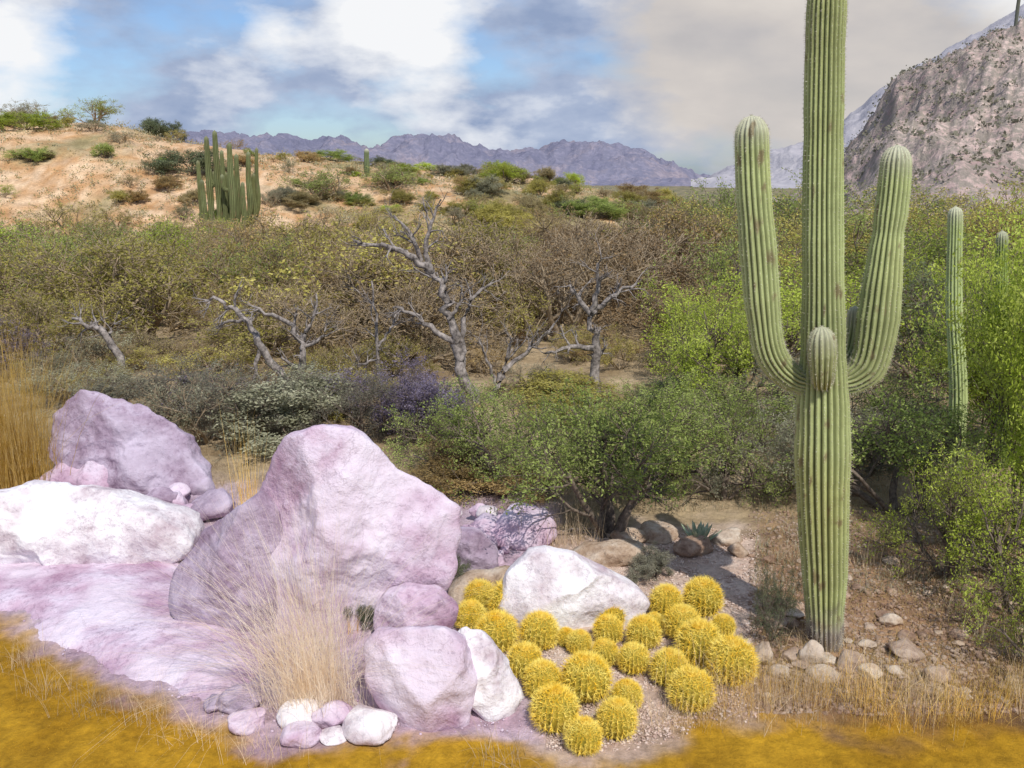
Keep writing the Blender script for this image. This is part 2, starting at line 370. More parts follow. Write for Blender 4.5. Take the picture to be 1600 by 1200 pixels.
def hill_cover():
    r=random.Random(3); A=[];B_=[]
    for _ in range(6500):
        u=r.uniform(-250,1250); y=r.uniform(34,67)
        p=at_u(u,y)
        if noise.noise((p.x*.25,p.y*.2,2))+r.uniform(-.5,.5)+.3*ss(400,900,u)<-.08: continue
        s=r.uniform(.06,.22)
        for _ in range(7): (A if r.random()<.5 else B_).append(p+Vector((r.gauss(0,s),r.gauss(0,s),abs(r.gauss(0,s*.8)))))
    tag(link('hill_scrub',leaves('hill_scrub',A,3,.055,.07,5,.6),HILLG),'tan low scrub speckling the hill','scrub',kind='stuff')
    tag(link('hill_green_scrub',leaves('hill_green_scrub',B_,3,.05,.07,6,.6),GREYGRN),'grey green low scrub speckling the hill','scrub',kind='stuff')
hill_cover()
# ---------------------------------------------------------------- cacti
def catmull(pts,n):
    P=[pts[0]*2-pts[1]]+pts+[pts[-1]*2-pts[-2]]; out=[]
    segs=len(pts)-1
    for i in range(n+1):
        t=i/n*segs; k=min(int(t),segs-1); t-=k; a,b,c,d=P[k:k+4]
        out.append(.5*((2*b)+(c-a)*t+(2*a-5*b+4*c-d)*t*t+(3*b-3*c+d-a)*t**3))
    return out
def column(path,rad,nr,rings,base_col=(.37,.42,.19),tipfrost=.65,cork=0,seed=0,spk=1,sub=6,spl=.020):
    pts=catmull(path,rings); L=[0]
    for a,b in zip(pts,pts[1:]): L.append(L[-1]+(b-a).length)
    tot=L[-1]; na=nr*sub; V=[];C=[];S=[]; rng=random.Random(seed)
    d=(pts[1]-pts[0]).normalized(); e1=d.cross(Vector((0.01,1,0))).normalized()
    R1=interp(1,rad)
    for i,p in enumerate(pts):
        d2=(pts[min(i+1,rings)]-pts[max(i-1,0)]).normalized(); e1=(e1-d2*e1.dot(d2)).normalized(); e2=d2.cross(e1)
        s=L[i]; r=interp(s/tot,rad); rem=tot-s
        if rem<R1*1.3: r*=max(.02,math.sqrt(max(0,1-(1-rem/(R1*1.3))**2)))
        r*=1+.05*noise.noise((s*3.5,seed,0))+.02*noise.noise((s*11,seed,4))
        frost=tipfrost*(1-ss(0,.30,rem))
        for k in range(na):
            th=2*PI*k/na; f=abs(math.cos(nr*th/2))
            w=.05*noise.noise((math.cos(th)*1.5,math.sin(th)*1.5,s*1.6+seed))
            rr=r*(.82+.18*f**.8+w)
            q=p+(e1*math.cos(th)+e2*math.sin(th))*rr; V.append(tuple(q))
            c=lerp3(tuple(x*.36 for x in base_col),tuple(x*1.2 for x in base_col),f**.8)  # groove shade painted into the skin colour; ridges paler as on spiny ribs
            c=lerp3(c,(.62,.60,.52),frost)
            b=noise.fractal(Vector((q.x*11,q.y*11,q.z*6+seed)),1,2,3)
            if b>.50: c=lerp3(c,(.22,.17,.10),min(.8,(b-.50)*5))
            g_=noise.noise((q.x*1.5,q.y*1.5,q.z*.9+seed)); c=lerp3(c,(c[0]*1.08,c[1]*.97,c[2]*.8),max(0,g_))
            if cork: c=lerp3(c,lerp3((.17,.14,.12),(.36,.32,.28),max(0,min(1,.5+b))),(1-ss(cork*.4,cork,s+b*.15)))
            C.append((*c,1))
            if spk and k%sub==0 and i%spk==0 and i>1:
                nrm=(e1*math.cos(th)+e2*math.sin(th))
                for _ in range(3 if rem<.3 else 2):
                    dv=(nrm+rv(rng)*.75).normalized(); l=spl*rng.uniform(.6,1.3); sd=dv.cross(rv(rng)).normalized()*.0014
                    S+= [tuple(q-sd),tuple(q+sd),tuple(q+dv*l)]
    i=np.arange(rings)[:,None]*na; k=np.arange(na)[None,:]; k2=(k+1)%na
    Fc=np.stack([i+k,i+k2,i+na+k2,i+na+k],-1).reshape(-1,4)
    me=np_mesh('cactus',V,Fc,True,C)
    sp=np_mesh('spines',S,np.arange(len(S)).reshape(-1,3)) if S else None
    return me,sp
def part_col(name,parent,path,rad,nr,rings,**k):
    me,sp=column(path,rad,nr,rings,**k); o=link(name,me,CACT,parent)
    if sp: link('spines',sp,SPINE,o)
    return o
B=ground(1290,1008); Y0=B.y
def L_(u,v,dy=0): 
    p=at_y(u,v,Y0+dy); return p-B
sag=empty('saguaro_cactus',B); tag(sag,'giant ribbed green saguaro with two raised arms, tallest plant on the right','cactus')
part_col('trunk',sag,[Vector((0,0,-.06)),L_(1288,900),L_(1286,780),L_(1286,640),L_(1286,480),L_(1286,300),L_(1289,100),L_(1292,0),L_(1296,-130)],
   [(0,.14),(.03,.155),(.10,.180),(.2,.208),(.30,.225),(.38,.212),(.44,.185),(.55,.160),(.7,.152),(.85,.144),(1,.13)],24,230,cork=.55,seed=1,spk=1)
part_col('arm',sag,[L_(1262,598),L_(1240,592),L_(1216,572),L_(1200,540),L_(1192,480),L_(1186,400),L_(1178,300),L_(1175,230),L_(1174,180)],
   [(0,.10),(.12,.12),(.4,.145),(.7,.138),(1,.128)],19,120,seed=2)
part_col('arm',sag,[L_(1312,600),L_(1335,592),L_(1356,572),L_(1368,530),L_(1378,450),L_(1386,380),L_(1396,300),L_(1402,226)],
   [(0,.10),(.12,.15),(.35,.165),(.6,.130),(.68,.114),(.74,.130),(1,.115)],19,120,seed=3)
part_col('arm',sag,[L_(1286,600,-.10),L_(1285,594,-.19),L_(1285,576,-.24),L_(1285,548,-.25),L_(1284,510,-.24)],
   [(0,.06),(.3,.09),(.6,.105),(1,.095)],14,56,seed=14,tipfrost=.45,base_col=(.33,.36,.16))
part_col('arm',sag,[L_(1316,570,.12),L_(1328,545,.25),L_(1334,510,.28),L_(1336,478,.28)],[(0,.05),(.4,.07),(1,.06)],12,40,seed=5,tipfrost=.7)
def small_sag(u,vb,vt,wpx,label,name='saguaro_cactus',group=None,nr=14,col=(.26,.36,.10),Y=None):
    b=ground(u,vb) if Y is None else at_u(u,Y)
    e=empty(name,b); tag(e,label,'cactus',group); t=at_y(u,vt,b.y)-b; d=dep(b); r=wpx/2*d/F; H=t.z; X=t.x
    part_col('trunk',e,[Vector((0,0,-.1)),Vector((X*.33+.01*H,0,H*.33)),Vector((X*.66-.005*H,0,H*.66)),Vector((X,0,H))],[(0,r*.75),(.3,r*1.05),(1,r*.8)],nr,max(30,int(H/.035)),seed=int(u),base_col=col,spk=(1 if b.y<20 else 0),cork=0.2 if b.y<20 else 0)
    return e
small_sag(1493,752,322,25,'slim tall green cactus column between the giant saguaro and the right edge',col=(.42,.50,.22))
small_sag(1566,730,360,20,'tall green cactus column half hidden in foliage at the right edge',col=(.28,.38,.10))
small_sag(573,285,232,9,'small lone saguaro standing on the hill right of the cactus cluster',nr=10,col=(.16,.20,.10),Y=56)
cb=at_u(350,43.5); ce=empty('cactus_cluster',cb); tag(ce,'dark cluster of many upright cactus columns on the left hill','cactus')
for k,(u,vt,u2,w) in enumerate([(309,250,318,8),(322,212,328,10),(335,203,341,10),(346,234,348,8),(358,222,356,10),(369,240,362,9),(388,236,370,9),(401,230,378,7),(315,280,326,8),(396,270,374,8),(352,268,352,9),(379,284,372,8)]):
    dy=RNG.uniform(-.8,.8)
    b=at_y(u2,330,cb.y+dy)-cb; b.z=-.3; t=at_y(u,vt,cb.y+dy)-cb; r=w/2*44/F
    m_=b.lerp(t,.3); m_.x=b.x+(t.x-b.x)*.85
    st=part_col('stem',ce,[b,m_,b.lerp(t,.7)+Vector(((t.x-b.x)*.2,0,0)),t],[(0,r*.7),(.5,r*1.1),(1,r*.7)],10,36,seed=k,base_col=(.17,.19,.085),spk=0,tipfrost=.15)
    if k in (1,2,4,6):
        sg=(-1,1)[k%2]; q=b.lerp(t,.5)
        part_col('arm',st,[q,q+Vector((sg*.18,0,.03)),q+Vector((sg*.28,0,.2)),q+Vector((sg*.30,0,.75))],[(0,r*.6),(1,r*.6)],8,20,seed=k+30,base_col=(.17,.19,.085),spk=0,tipfrost=.15)
for (u,h,l) in [(1556,6.5,'left one of the tiny cacti spiking the rocky ridge'),(1577,8,'tallest tiny cactus on the rocky ridge at upper right'),(1596,7,'tiny cactus on the rocky ridge at the right edge')]:
    bi=max((i for i in range(len(HV)) if abs(800+1423*HV[i][0]/HV[i][1]-u)<3 and HV[i][1]<250),key=lambda i:(HV[i][2]-CAMZ)/HV[i][1])
    b=Vector(HV[bi]); e=empty('saguaro_cactus',b); tag(e,l,'cactus')
    part_col('trunk',e,[Vector((0,0,-1)),Vector((0,0,h*.5)),Vector((.1,0,h))],[(0,.3),(1,.3)],10,24,spk=0,seed=3,base_col=(.16,.17,.14))
def hillscrub():
    r=random.Random(8); lp=[]
    for _ in range(3200):
        V=HV[r.randrange(10*HNU,HNU*80)]
        if V[0]<0: continue
        s=r.uniform(.2,.6)
        for _ in range(6): lp.append(Vector(V)+Vector((r.gauss(0,s),r.gauss(0,s),abs(r.gauss(0,s*.6)))))
    o=link('hillside_scrub',leaves('hillside_scrub',lp,2,.22,.2,5,.8),DUSK); tag(o,'grey scrub dotting the rocky mountainside','scrub',kind='stuff')
hillscrub()
# golden barrels
def barrel(seed):
    rng=random.Random(seed); nr=22; sub=4; na=nr*sub; nv=26; V=[]; S=[]
    for j in range(nv+1):
        ph=PI*(j/nv); 
        for k in range(na):
            th=2*PI*k/na; f=abs(math.cos(nr*th/2)); r=.84*(.83+.17*f)*math.sin(ph)**.9 if 0<j<nv else .001
            z=.80*math.cos(ph)-(.06*math.exp(-(ph/.25)**2)); V.append((r*math.cos(th),r*math.sin(th),z))
    i=np.arange(nv)[:,None]*na; k=np.arange(na)[None,:]; k2=(k+1)%na
    body=np_mesh('body',V,np.stack([i+k,i+na+k,i+na+k2,i+k2],-1).reshape(-1,4),True)
    for k in range(nr):
        th=2*PI*k/nr
        for j in range(14):
            ph=.12+ (2.0)*j/13+rng.uniform(-.02,.02)
            q=Vector((.84*math.sin(ph)**.9*math.cos(th),.84*math.sin(ph)**.9*math.sin(th),.80*math.cos(ph)))
            nn=q.normalized()
            for m in range(9):
                dv=(nn*(.6 if m<6 else 1.6)+rv(rng)).normalized()
                if dv.dot(nn)<.10: dv=(dv+nn*.5).normalized()
                l=rng.uniform(.18,.34); sd=dv.cross(rv(rng)).normalized()*.0105
                S+=[tuple(q-sd),tuple(q+sd),tuple(q+dv*l)]
    sp=np_mesh('spines',S,np.arange(len(S)).reshape(-1,3))
    mb=MB(); 
    for k in range(7):
        t=k/6*PI/2
        for a in range(20): mb.v.append((.24*math.cos(t)*math.cos(a*PI/10)*(1+.05*rng.random()),.24*math.cos(t)*math.sin(a*PI/10),.73+.07*math.sin(t)))
    for k in range(6):
        for a in range(20): mb.f.append((k*20+a,k*20+(a+1)%20,(k+1)*20+(a+1)%20,(k+1)*20+a))
    return body,sp,mb.mesh('wool')
BAR=[barrel(i) for i in range(3)]
BL=[(750,930,27,'leftmost back, half hidden behind a larger one'),(797,940,39,'large one at the patch top left beside the white boulder'),(735,965,28,'leftmost of the whole patch'),(777,990,37,'large one in the left lobe, below the top left pair'),(843,987,34,'right end of the left lobe, below the white boulder'),(820,1034,31,'lowest of the left lobe, standing slightly apart'),
(884,996,17,'tiny one between the left lobe and the middle'),(905,1007,22,'small one just right of the tiny one'),(848,1064,34,'half hidden one left of the largest middle cactus'),(916,1060,44,'largest in the centre of the patch'),(945,1024,24,'small one above the largest centre cactus'),(990,1032,28,'one right of the largest centre cactus, slightly higher'),(867,1105,42,'large one at the lower left of the front lobe'),(964,1120,35,'one at the lower right of the front lobe'),(912,1148,32,'frontmost and lowest of the patch'),(980,1085,27,'small one at the right of the front lobe'),
(955,958,26,'small one at the right foot of the white boulder'),(950,986,26,'one directly below the small boulder foot cactus'),(1006,990,30,'one in the gap between the middle and right lobes'),(1041,942,29,'left one of the two at the back right'),(1098,936,34,'rearmost large one at the back right'),(1066,974,32,'one below the back right pair'),(1130,978,21,'small one at the right, behind a larger one'),(1092,1005,40,'large one in the middle of the right lobe'),(1046,1046,33,'one at the left of the right lobe'),(1143,1034,43,'rightmost large one of the patch'),(1080,1078,40,'lowest large one of the right lobe'),(1022,972,17,'tiny one tucked left of the right lobe')]
for i,(u,v,r,l) in enumerate(BL):
    d=ray(u,v); R=r*7.2/F
    for _ in range(4):
        t=(R*.72-CAMZ)/d.z; p=CAM+d*t; R=r*dep(p)/F
    loc=Vector((p.x,p.y,T(p.x,p.y)+R*.70)); b,s,w=BAR[i%3]
    e=empty('barrel_cactus',loc,RNG.uniform(0,6),(R*.98,R*.98,R*RNG.uniform(.95,1.06))); e.rotation_euler=(RNG.uniform(-.05,.16),RNG.uniform(-.12,.12),RNG.uniform(0,6))
    tag(e,'round golden barrel cactus, '+l,'cactus','golden barrel cacti in the gravel bed')
    linkm('body',b,GBODY,e); linkm('spines',s,GSPINE,e); linkm('crown',w,WOOL,e)
# ---------------------------------------------------------------- rocks
def outline_rock(label,poly,dr,seed,mat,chop=7,sub=5,rough=.05,group=None,yb=None,back=0,planes=(),top=None):
    us=[p[0] for p in poly]; vs=[p[1] for p in poly]; g=ground((min(us)+max(us))/2,max(vs)) 
    Yp=(g.y if yb is None else yb)+dr*.55+back; P=[at_y(u,v,Yp) for u,v in poly]
    xs=[p.x for p in P]; zs=[p.z for p in P]; cx=(min(xs)+max(xs))/2; cz=(min(zs)+max(zs))/2
    loc=Vector((cx,Yp,0)); tab=[]
    for k in range(720):
        a=math.radians(k/2); dx,dz=math.cos(a),math.sin(a); best=0
        for i in range(len(P)):
            x1,z1=P[i].x-cx,P[i].z-cz; x2,z2=P[(i+1)%len(P)].x-cx,P[(i+1)%len(P)].z-cz
            ex,ez=x2-x1,z2-z1; den=dx*ez-dz*ex
            if abs(den)<1e-9: continue
            t=(x1*ez-z1*ex)/den; s=(x1*dz-z1*dx)/den
            if t>0 and -1e-6<=s<=1+1e-6: best=max(best,t)
        tab.append(best)
    tab=[sum(tab[(k+j)%720] for j in range(-2,3))/5 for k in range(720)]
    rng=random.Random(seed); pl=[]
    for _ in range(chop):
        nn=Vector((rng.uniform(-1.1,1.1),-1,rng.uniform(-.3,1.2))).normalized(); pl.append((nn,rng.uniform(.52,.80)))
    pl.append((Vector((0,.9,.35)).normalized(),.6))
    for nn,d in planes: pl.append((Vector(nn).normalized(),d))
    bm=bmesh.new(); bmesh.ops.create_icosphere(bm,subdivisions=sub,radius=1)
    size=sum(tab)/720
    for v in bm.verts:
        n=v.co.normalized(); th=(math.degrees(math.atan2(n.z,n.x))%360)*2; k=int(th); R=tab[k%720]+(tab[(k+1)%720]-tab[k%720])*(th-k)
        rho=math.hypot(n.x,n.z); f=1
        q=(abs(rho)**2.6+abs(n.y)**2.6)**(-1/2.6)
        n3=n*q
        for nn,d in pl:
            dt=nn.dot(n3)
            if dt>d*1.12: f=min(f,d*1.12/dt)
        a=math.radians(th/2)
        p=Vector((R*math.cos(a)*rho*q,dr*n.y*q,R*math.sin(a)*rho*q))*f
        k=rough*size; W_=Vector(p+loc)
        p+=n*(k*.9*noise.fractal(W_*(1.6/size),1,2,5)+k*.8*(noise.ridged_multi_fractal(W_*(1.1/size)+Vector((seed,0,0)),1,2,5,1,2)-1.2))
        v.co=p+Vector((0,0,cz))
    me=bpy.data.meshes.new('boulder'); bm.to_mesh(me); bm.free(); me.polygons.foreach_set('use_smooth',[True]*len(me.polygons))
    o=link('boulder',me,mat,loc=loc); tag(o,label,'rock',group); return o
outline_rock('largest pink boulder in the middle of the pile with a peaked top',[(350,900),(372,815),(402,760),(420,715),(455,684),(515,676),(556,682),(590,702),(640,738),(690,775),(728,800),(722,850),(706,890),(690,925),(640,955),(575,985),(520,995),(430,990),(380,960)],.50,33,PINK,3,6,.08,
   planes=[((-.78,-.62,.20),.42),((.15,-.80,.60),.50),((.62,-.66,.42),.44),((.35,-.9,-.3),.50),((-.15,-.95,-.10),.56)])
outline_rock('darker coloured rock standing in for the shaded left face of the largest boulder',[(262,935),(272,895),(305,850),(350,808),(402,775),(430,800),(446,850),(452,920),(440,975),(385,998),(330,990),(282,968)],.42,8,PINKD,4,6,.08,yb=7.28,planes=[((-.60,-.72,.35),.42),((.45,-.85,.30),.46),((-.2,-.9,-.35),.55)])  # shaded side of the largest boulder, its shade given by darker rock colour
outline_rock('long mauve boulder at the upper left behind the white one',[(75,680),(82,650),(112,622),(160,618),(215,634),(260,664),(298,700),(325,738),(335,775),(270,785),(190,775),(110,750),(80,715)],.42,5,PINKD,5,6,.12,planes=[((-.4,-.8,.4),.45),((.5,-.7,.5),.45),((.1,-.6,.8),.5)])
outline_rock('low broken pink rock between the white boulder and the long mauve one',[(60,745),(90,725),(140,716),(190,722),(225,745),(235,778),(180,790),(100,785),(60,775)],.35,41,PINK,8,5,.09)
outline_rock('wide flat topped white boulder at the left edge',[(-120,825),(-80,780),(0,766),(80,756),(160,768),(240,790),(300,815),(316,836),(298,862),(230,884),(100,884),(0,886),(-110,880)],.60,6,WHITE,8,6,.08)
outline_rock('small low pink rock under the big boulder, right side',[(580,955),(600,930),(640,915),(690,925),(716,950),(708,982),(640,992),(585,984)],.3,9,PINK,7,5,.07,yb=7.05)
outline_rock('pink block at the bottom centre left of the white stone',[(566,1015),(585,992),(640,982),(695,985),(728,1005),(746,1060),(732,1125),(680,1138),(620,1135),(590,1105),(568,1055)],.30,12,PINK,9,5,.06)
outline_rock('white and grey stone left of the golden cacti front',[(700,1000),(720,983),(750,988),(775,1015),(800,1052),(817,1085),(802,1113),(765,1122),(730,1090),(710,1050)],.24,15,WHITE,8,5,.08)
outline_rock('white pointed boulder behind the golden cacti',[(775,940),(796,892),(825,864),(850,858),(895,868),(945,893),(1000,924),(1018,942),(1000,975),(930,985),(850,985),(795,970)],.36,17,WHITE,9,6,.05)
outline_rock('grey mauve rock at the right of the largest boulder',[(688,872),(692,840),(718,826),(750,830),(778,860),(782,890),(750,905),(700,905)],.22,21,PINKD,8,5,.07)
outline_rock('low tan rock behind the left golden cacti',[(700,918),(730,900),(790,890),(850,900),(840,930),(760,945),(700,940)],.3,22,TAN,4,4,.06)
outline_rock('flat tan ledge stone at the back of the gravel',[(880,872),(915,854),(970,847),(1010,852),(1005,868),(950,882),(890,886)],.3,23,TAN,4,4,.06)
def slab():
    poly=[ground(u,v) for u,v in [(-180,872),(60,862),(280,872),(310,950),(400,985),(420,1040),(385,1090),(330,1108),(230,1078),(150,1045),(60,992),(-20,955),(-200,925)]]
    P=[(p.x,p.y) for p in poly]; x0=min(p[0] for p in P);x1=max(p[0] for p in P);y0=min(p[1] for p in P);y1=max(p[1] for p in P)
    def inside(x,y):
        c=False
        for i in range(len(P)):
            (a,b),(d,e)=P[i],P[i-1]
            if (b>y)!=(e>y) and x<(d-a)*(y-b)/(e-b)+a: c=not c
        return c
    def dist(x,y):
        m=9
        for i in range(len(P)):
            (a,b),(d,e)=P[i],P[i-1]; l=(d-a)**2+(e-b)**2; t=max(0,min(1,((x-a)*(d-a)+(y-b)*(e-b))/l)); m=min(m,math.hypot(x-a-t*(d-a),y-b-t*(e-b)))
        return m
    N=170; V=[];
    for j in range(N):
        for i in range(N):
            x=x0-.2+(x1-x0+.4)*i/(N-1); y=y0-.2+(y1-y0+.4)*j/(N-1)
            w=.16*noise.fractal(Vector((x*1.8,y*1.8,3)),1,2,5)
            dd=(dist(x,y) if inside(x,y) else -dist(x,y))+w
            k=ss(0,.25,dd)
            z=.07*ss(0,.30,dd)+.07*ss(.2,1.3,dd)+.02*noise.fractal(Vector((x*1.3,y*1.3,9)),1,2,6)*k-.12*(1-ss(-.06,.04,dd))
            z+=.014*(noise.ridged_multi_fractal(Vector((x*2.5,y*2.5,1)),.8,2,6,1,2)-1)*k
            V.append((x,y,z))
    i=np.arange(N-1)[:,None]*N+np.arange(N-1)[None,:]
    me=np_mesh('slab',V,np.stack([i,i+1,i+N+1,i+N],-1).reshape(-1,4),True)
    tag(link('rock_slab',me,PINK),'broad low pink rock slab sloping to the left foreground','rock')
slab()
def stone_mesh(seed,sub=4):
    rng=random.Random(seed); pl=[(rv(rng),rng.uniform(.6,.88)) for _ in range(11)]
    bm=bmesh.new(); bmesh.ops.create_icosphere(bm,subdivisions=sub,radius=1)
    for v in bm.verts:
        n=v.co.normalized(); f=1
        for nn,d in pl:
            dt=nn.dot(n)
            if dt>d: f=min(f,d/dt)
        v.co=n*(f+.07*noise.fractal(n*1.7+Vector((seed,0,0)),1,2,5))
    me=bpy.data.meshes.new('stone'); bm.to_mesh(me); bm.free(); me.polygons.foreach_set('use_smooth',[True]*len(me.polygons)); return me
STM=[stone_mesh(i) for i in range(9)]
def stone(u0,u1,v0,v1,mat,label,group=None,dz=0,k=[0]):
    g=ground((u0+u1)/2,v1); w=(u1-u0)/2*dep(g)/F*1.1
    h=(v1-v0)*dep(g)/F; dy=w*RNG.uniform(.7,1)
    a=math.atan2(CAMZ,g.y); hz=max(w*.45,(h-dy*math.sin(a)*1.0)/max(.5,math.cos(a)))*.66
    k[0]+=1; me=STM[k[0]%9]
    o=bpy.data.objects.new('stone',me); COL.objects.link(o)
    if not me.materials: me.materials.append(mat)
    o.material_slots[0].link='OBJECT'; o.material_slots[0].material=mat
    o.location=(g.x,g.y+dy*.6,g.z+hz*.55+dz); o.scale=(w*1.12,dy*1.15,hz*1.15); o.rotation_euler=(0,0,RNG.uniform(-.4,.4)); tag(o,label,'stone',group)
for a in [(215,302,716,778,PINKD,'round dusky stone in front of the upper left mauve boulder'),(172,250,696,742,PINK,'pale lavender stone left of the round dusky stone'),(250,292,768,800,PINK,'small pink stone below the round dusky stone'),(284,326,738,785,PINKD,'dark mauve stone right of the round dusky stone'),(296,366,764,812,PINKD,'mauve stone in the cleft left of the largest boulder'),(276,312,788,810,PINK,'tiny pink stone at the right end of the white boulder'),
 (768,860,788,852,PINK,'largest pink stone at the right end of the heap'),
 (342,402,1074,1116,PINKD,'mauve cobble at the left of the bottom cobble row'),(355,414,1106,1142,PINK,'pale pink cobble below the mauve cobble'),(435,505,1094,1136,WHITE,'white cobble in the bottom row under the grass clump'),(440,496,1132,1168,PINK,'lowest pink cobble of the bottom row'),(538,622,1106,1156,WHITE,'large white oval cobble at the right of the bottom row'),(490,545,1100,1140,PINK,'pink cobble between the two white cobbles'),(318,350,1086,1112,PINKD,'small mauve cobble at the slab tip'),(500,540,1138,1160,WHITE,'small whitish cobble below the pink one'),
 (1000,1056,816,846,TAN,'pale stone at the back edge of the gravel left of the agave'),(960,1010,826,850,TAN,'tan stone left of the pale stone behind the gravel'),(1112,1166,824,850,TAN,'flat tan stone right of the agave'),(1140,1170,848,870,TAN,'small pale stone at the back right corner of the gravel'),(1060,1118,838,868,BROWN,'brown stone in front of the agave'),
 (690,740,884,908,TAN,'small tan stone between the pink rocks and the cacti'),
 (1254,1286,1004,1042,TAN,'upright pale stone at the foot of the giant saguaro'),(1178,1212,1004,1040,TAN,'tan stone right of the rightmost golden cactus'),(1268,1312,1040,1064,TAN,'flat tan stone below the upright pale stone'),(1312,1352,1018,1050,BROWN,'brown stone at the right of the giant saguaro foot'),(1344,1378,1038,1062,TAN,'small tan stone right of the brown one'),(1224,1256,1012,1032,BROWN,'brown stone left of the upright pale stone'),(1396,1446,1000,1030,BROWN,'tan stone in the rubble right of the giant saguaro'),(1205,1235,1040,1060,TAN,'small stone between the cacti and the flat tan stone'),(1450,1490,1040,1066,BROWN,'brown stone near the right dry grass'),(1380,1410,960,980,TAN,'small tan stone behind the rubble'),(1200,1232,960,984,TAN,'small stone left of the giant saguaro foot')]:
    stone(*a)
for i in range(20):
    u=RNG.uniform(110,340); vb=RNG.uniform(755,808)-.10*max(0,230-u); s=RNG.uniform(9,22)
    stone(u-s,u+s,vb-s*1.5,vb,RNG.choice([PINK,PINKD,PINKD]),'one of the small mauve stones piled below the upper left boulder','small mauve stones piled below the upper left boulder',dz=RNG.uniform(0,.12))
for i in range(38):
    t=RNG.random(); u=712+t*145+RNG.uniform(-8,8); vb=RNG.uniform(812,900-25*t) if t<.75 else RNG.uniform(812,850)
    s=RNG.uniform(9,22)*(1-.35*t); rise=.10*(1-t)*(1 if vb<850 else .3)
    stone(u-s,u+s,vb-s*1.5,vb,RNG.choice([PINK,PINK,PINKD,WHITE]),'one of the small lavender stones heaped right of the largest boulder','small lavender stones heaped right of the largest boulder',dz=rise)
for i in range(110):
    u=RNG.uniform(1190,1640); v=RNG.uniform(870,1100); s=RNG.uniform(4,13)
    stone(u-s,u+s,v-s*1.1,v,RNG.choice([TAN,BROWN,BROWN,BROWN]),'one of the small loose stones on the brown ground right of the cacti','loose stones on the brown ground')
def gravel(name,N,fn,s0,s1,mat,label,seed):
    r=np.random.RandomState(seed); bm=bmesh.new(); bmesh.ops.create_icosphere(bm,subdivisions=1,radius=1)
    B_=np.array([tuple(v.co) for v in bm.verts]); Fb=np.array([[v.index for v in f.verts] for f in bm.faces]); bm.free(); nb=len(B_)
    pos=[]
    while len(pos)<N:
        p=fn(r)
        if p is not None: pos.append(p)
    pos=np.array(pos); sc_=(s0+(s1-s0)*r.rand(N,1)**2.5)*np.array([1,1,.6])*r.uniform(.6,1.3,(N,3))
    V=(B_[None]*r.uniform(.75,1.15,(N,nb,1)))*sc_[:,None,:]+pos[:,None,:]
    Fc=(Fb[None]+np.arange(N)[:,None,None]*nb).reshape(-1,3)
    o=link(name,np_mesh(name,V,Fc,False),mat); tag(o,label,'gravel',kind='stuff')
def ground_flat(u,v):
    d=ray(u,v); t=-CAMZ/d.z; p=CAM+d*t; return (p.x,p.y,T(p.x,p.y)+.004)
def box(u0,u1,v0,v1,lim=False):
    def fn(r):
        u=r.uniform(u0,u1); v=v0+(v1-v0)*r.rand()
        if lim and v>interp(u,OCH)-15+r.normal(0,10): return None
        return ground_flat(u,v)
    return fn
GRV=rock_mat('gravel_stone',(.44,.30,.24),(.64,.49,.41),(.78,.67,.59),14,.3,(.78,.70,.64),.3)
gravel('gravel',16000,box(850,1185,825,1172,True),.005,.018,GRV,'pinkish brown gravel bed around the golden cacti',1)
gravel('rubble',16000,box(1170,1750,800,1115),.006,.034,BROWN,'brown stony rubble around the giant saguaro',2)
gravel('pink_grit',4500,box(-100,860,790,1150,True),.004,.018,PINK,'pink grit between the boulders',3)
# ---------------------------------------------------------------- grasses
def blades(name,roots,lens,widths,lean,seed,segs=4,curve=.5,tint=None):
    r=np.random.RandomState(seed); R_=np.array(roots); N=len(R_)
    az=r.uniform(0,2*PI,N) if tint is None else tint(r,N)
    ln=np.abs(r.normal(0,lean,N)); L=lens*r.uniform(.5,1.1,N)
    V=[];
    d=np.stack([np.cos(az),np.sin(az),np.zeros(N)],1); sd=np.stack([-np.sin(az+r.normal(0,.8,N)),np.cos(az),np.zeros(N)],1)
    w=widths*r.uniform(.6,1.3,(N,1))
    for k in range(segs+1):
        t=k/segs; a=ln*(.4+curve*t*1.6)
        P=R_+d*(np.sin(a)*L*t)[:,None]; P[:,2]+=np.cos(a*.9)*L*t
        V.append(P-sd*w*(1-t*.93)); V.append(P+sd*w*(1-t*.93))
    V=np.stack(V,1)
    nb=2*(segs+1); f=np.array([[2*k,2*k+1,2*k+3,2*k+2] for k in range(segs)])
    Fc=(f[None]+np.arange(N)[:,None,None]*nb).reshape(-1,4)
    return np_mesh(name,V,Fc,False)
def tuft(u,v,hpx,n,spread,lean,mat,label,group=None,w=.0022,curve=.5,name='grass_clump',seed=None,az=None):
    g=ground(u,v); H=hpx*dep(g)/F; rng=random.Random(int(u*7+v) if seed is None else seed)
    roots=[(rng.gauss(0,spread),rng.gauss(0,spread*.6),-.01) for _ in range(n)]
    o=link(name,blades(name,roots,H,w,lean,int(u+v),5,curve,az),mat,loc=g); tag(o,label,'grass',group); return o
leftward=lambda r,N: np.where(r.rand(N)<.68,PI+r.normal(0,.7,N),r.normal(0,.8,N))
tuft(492,1108,370,1000,.17,.68,PALEG,'big pale dry grass clump in front of the largest boulder',w=.0018,az=leftward)
tuft(15,778,280,1600,.32,.34,GOLDG,'tall golden grass clump at the left edge behind the white boulder',w=.0035)
tuft(395,835,200,70,.08,.16,GOLDG,'thin golden stems rising left of the largest boulder',w=.003)
tuft(885,850,80,160,.18,.5,DRYG,'dry beige grass at the foot of the green mesquite')
tuft(790,1190,95,60,.12,.7,DRYG,'few loose dry blades at the bottom left of the golden cacti')
tuft(548,985,70,40,.05,.35,GOLDG,'small golden blades at the foot of the largest boulder')
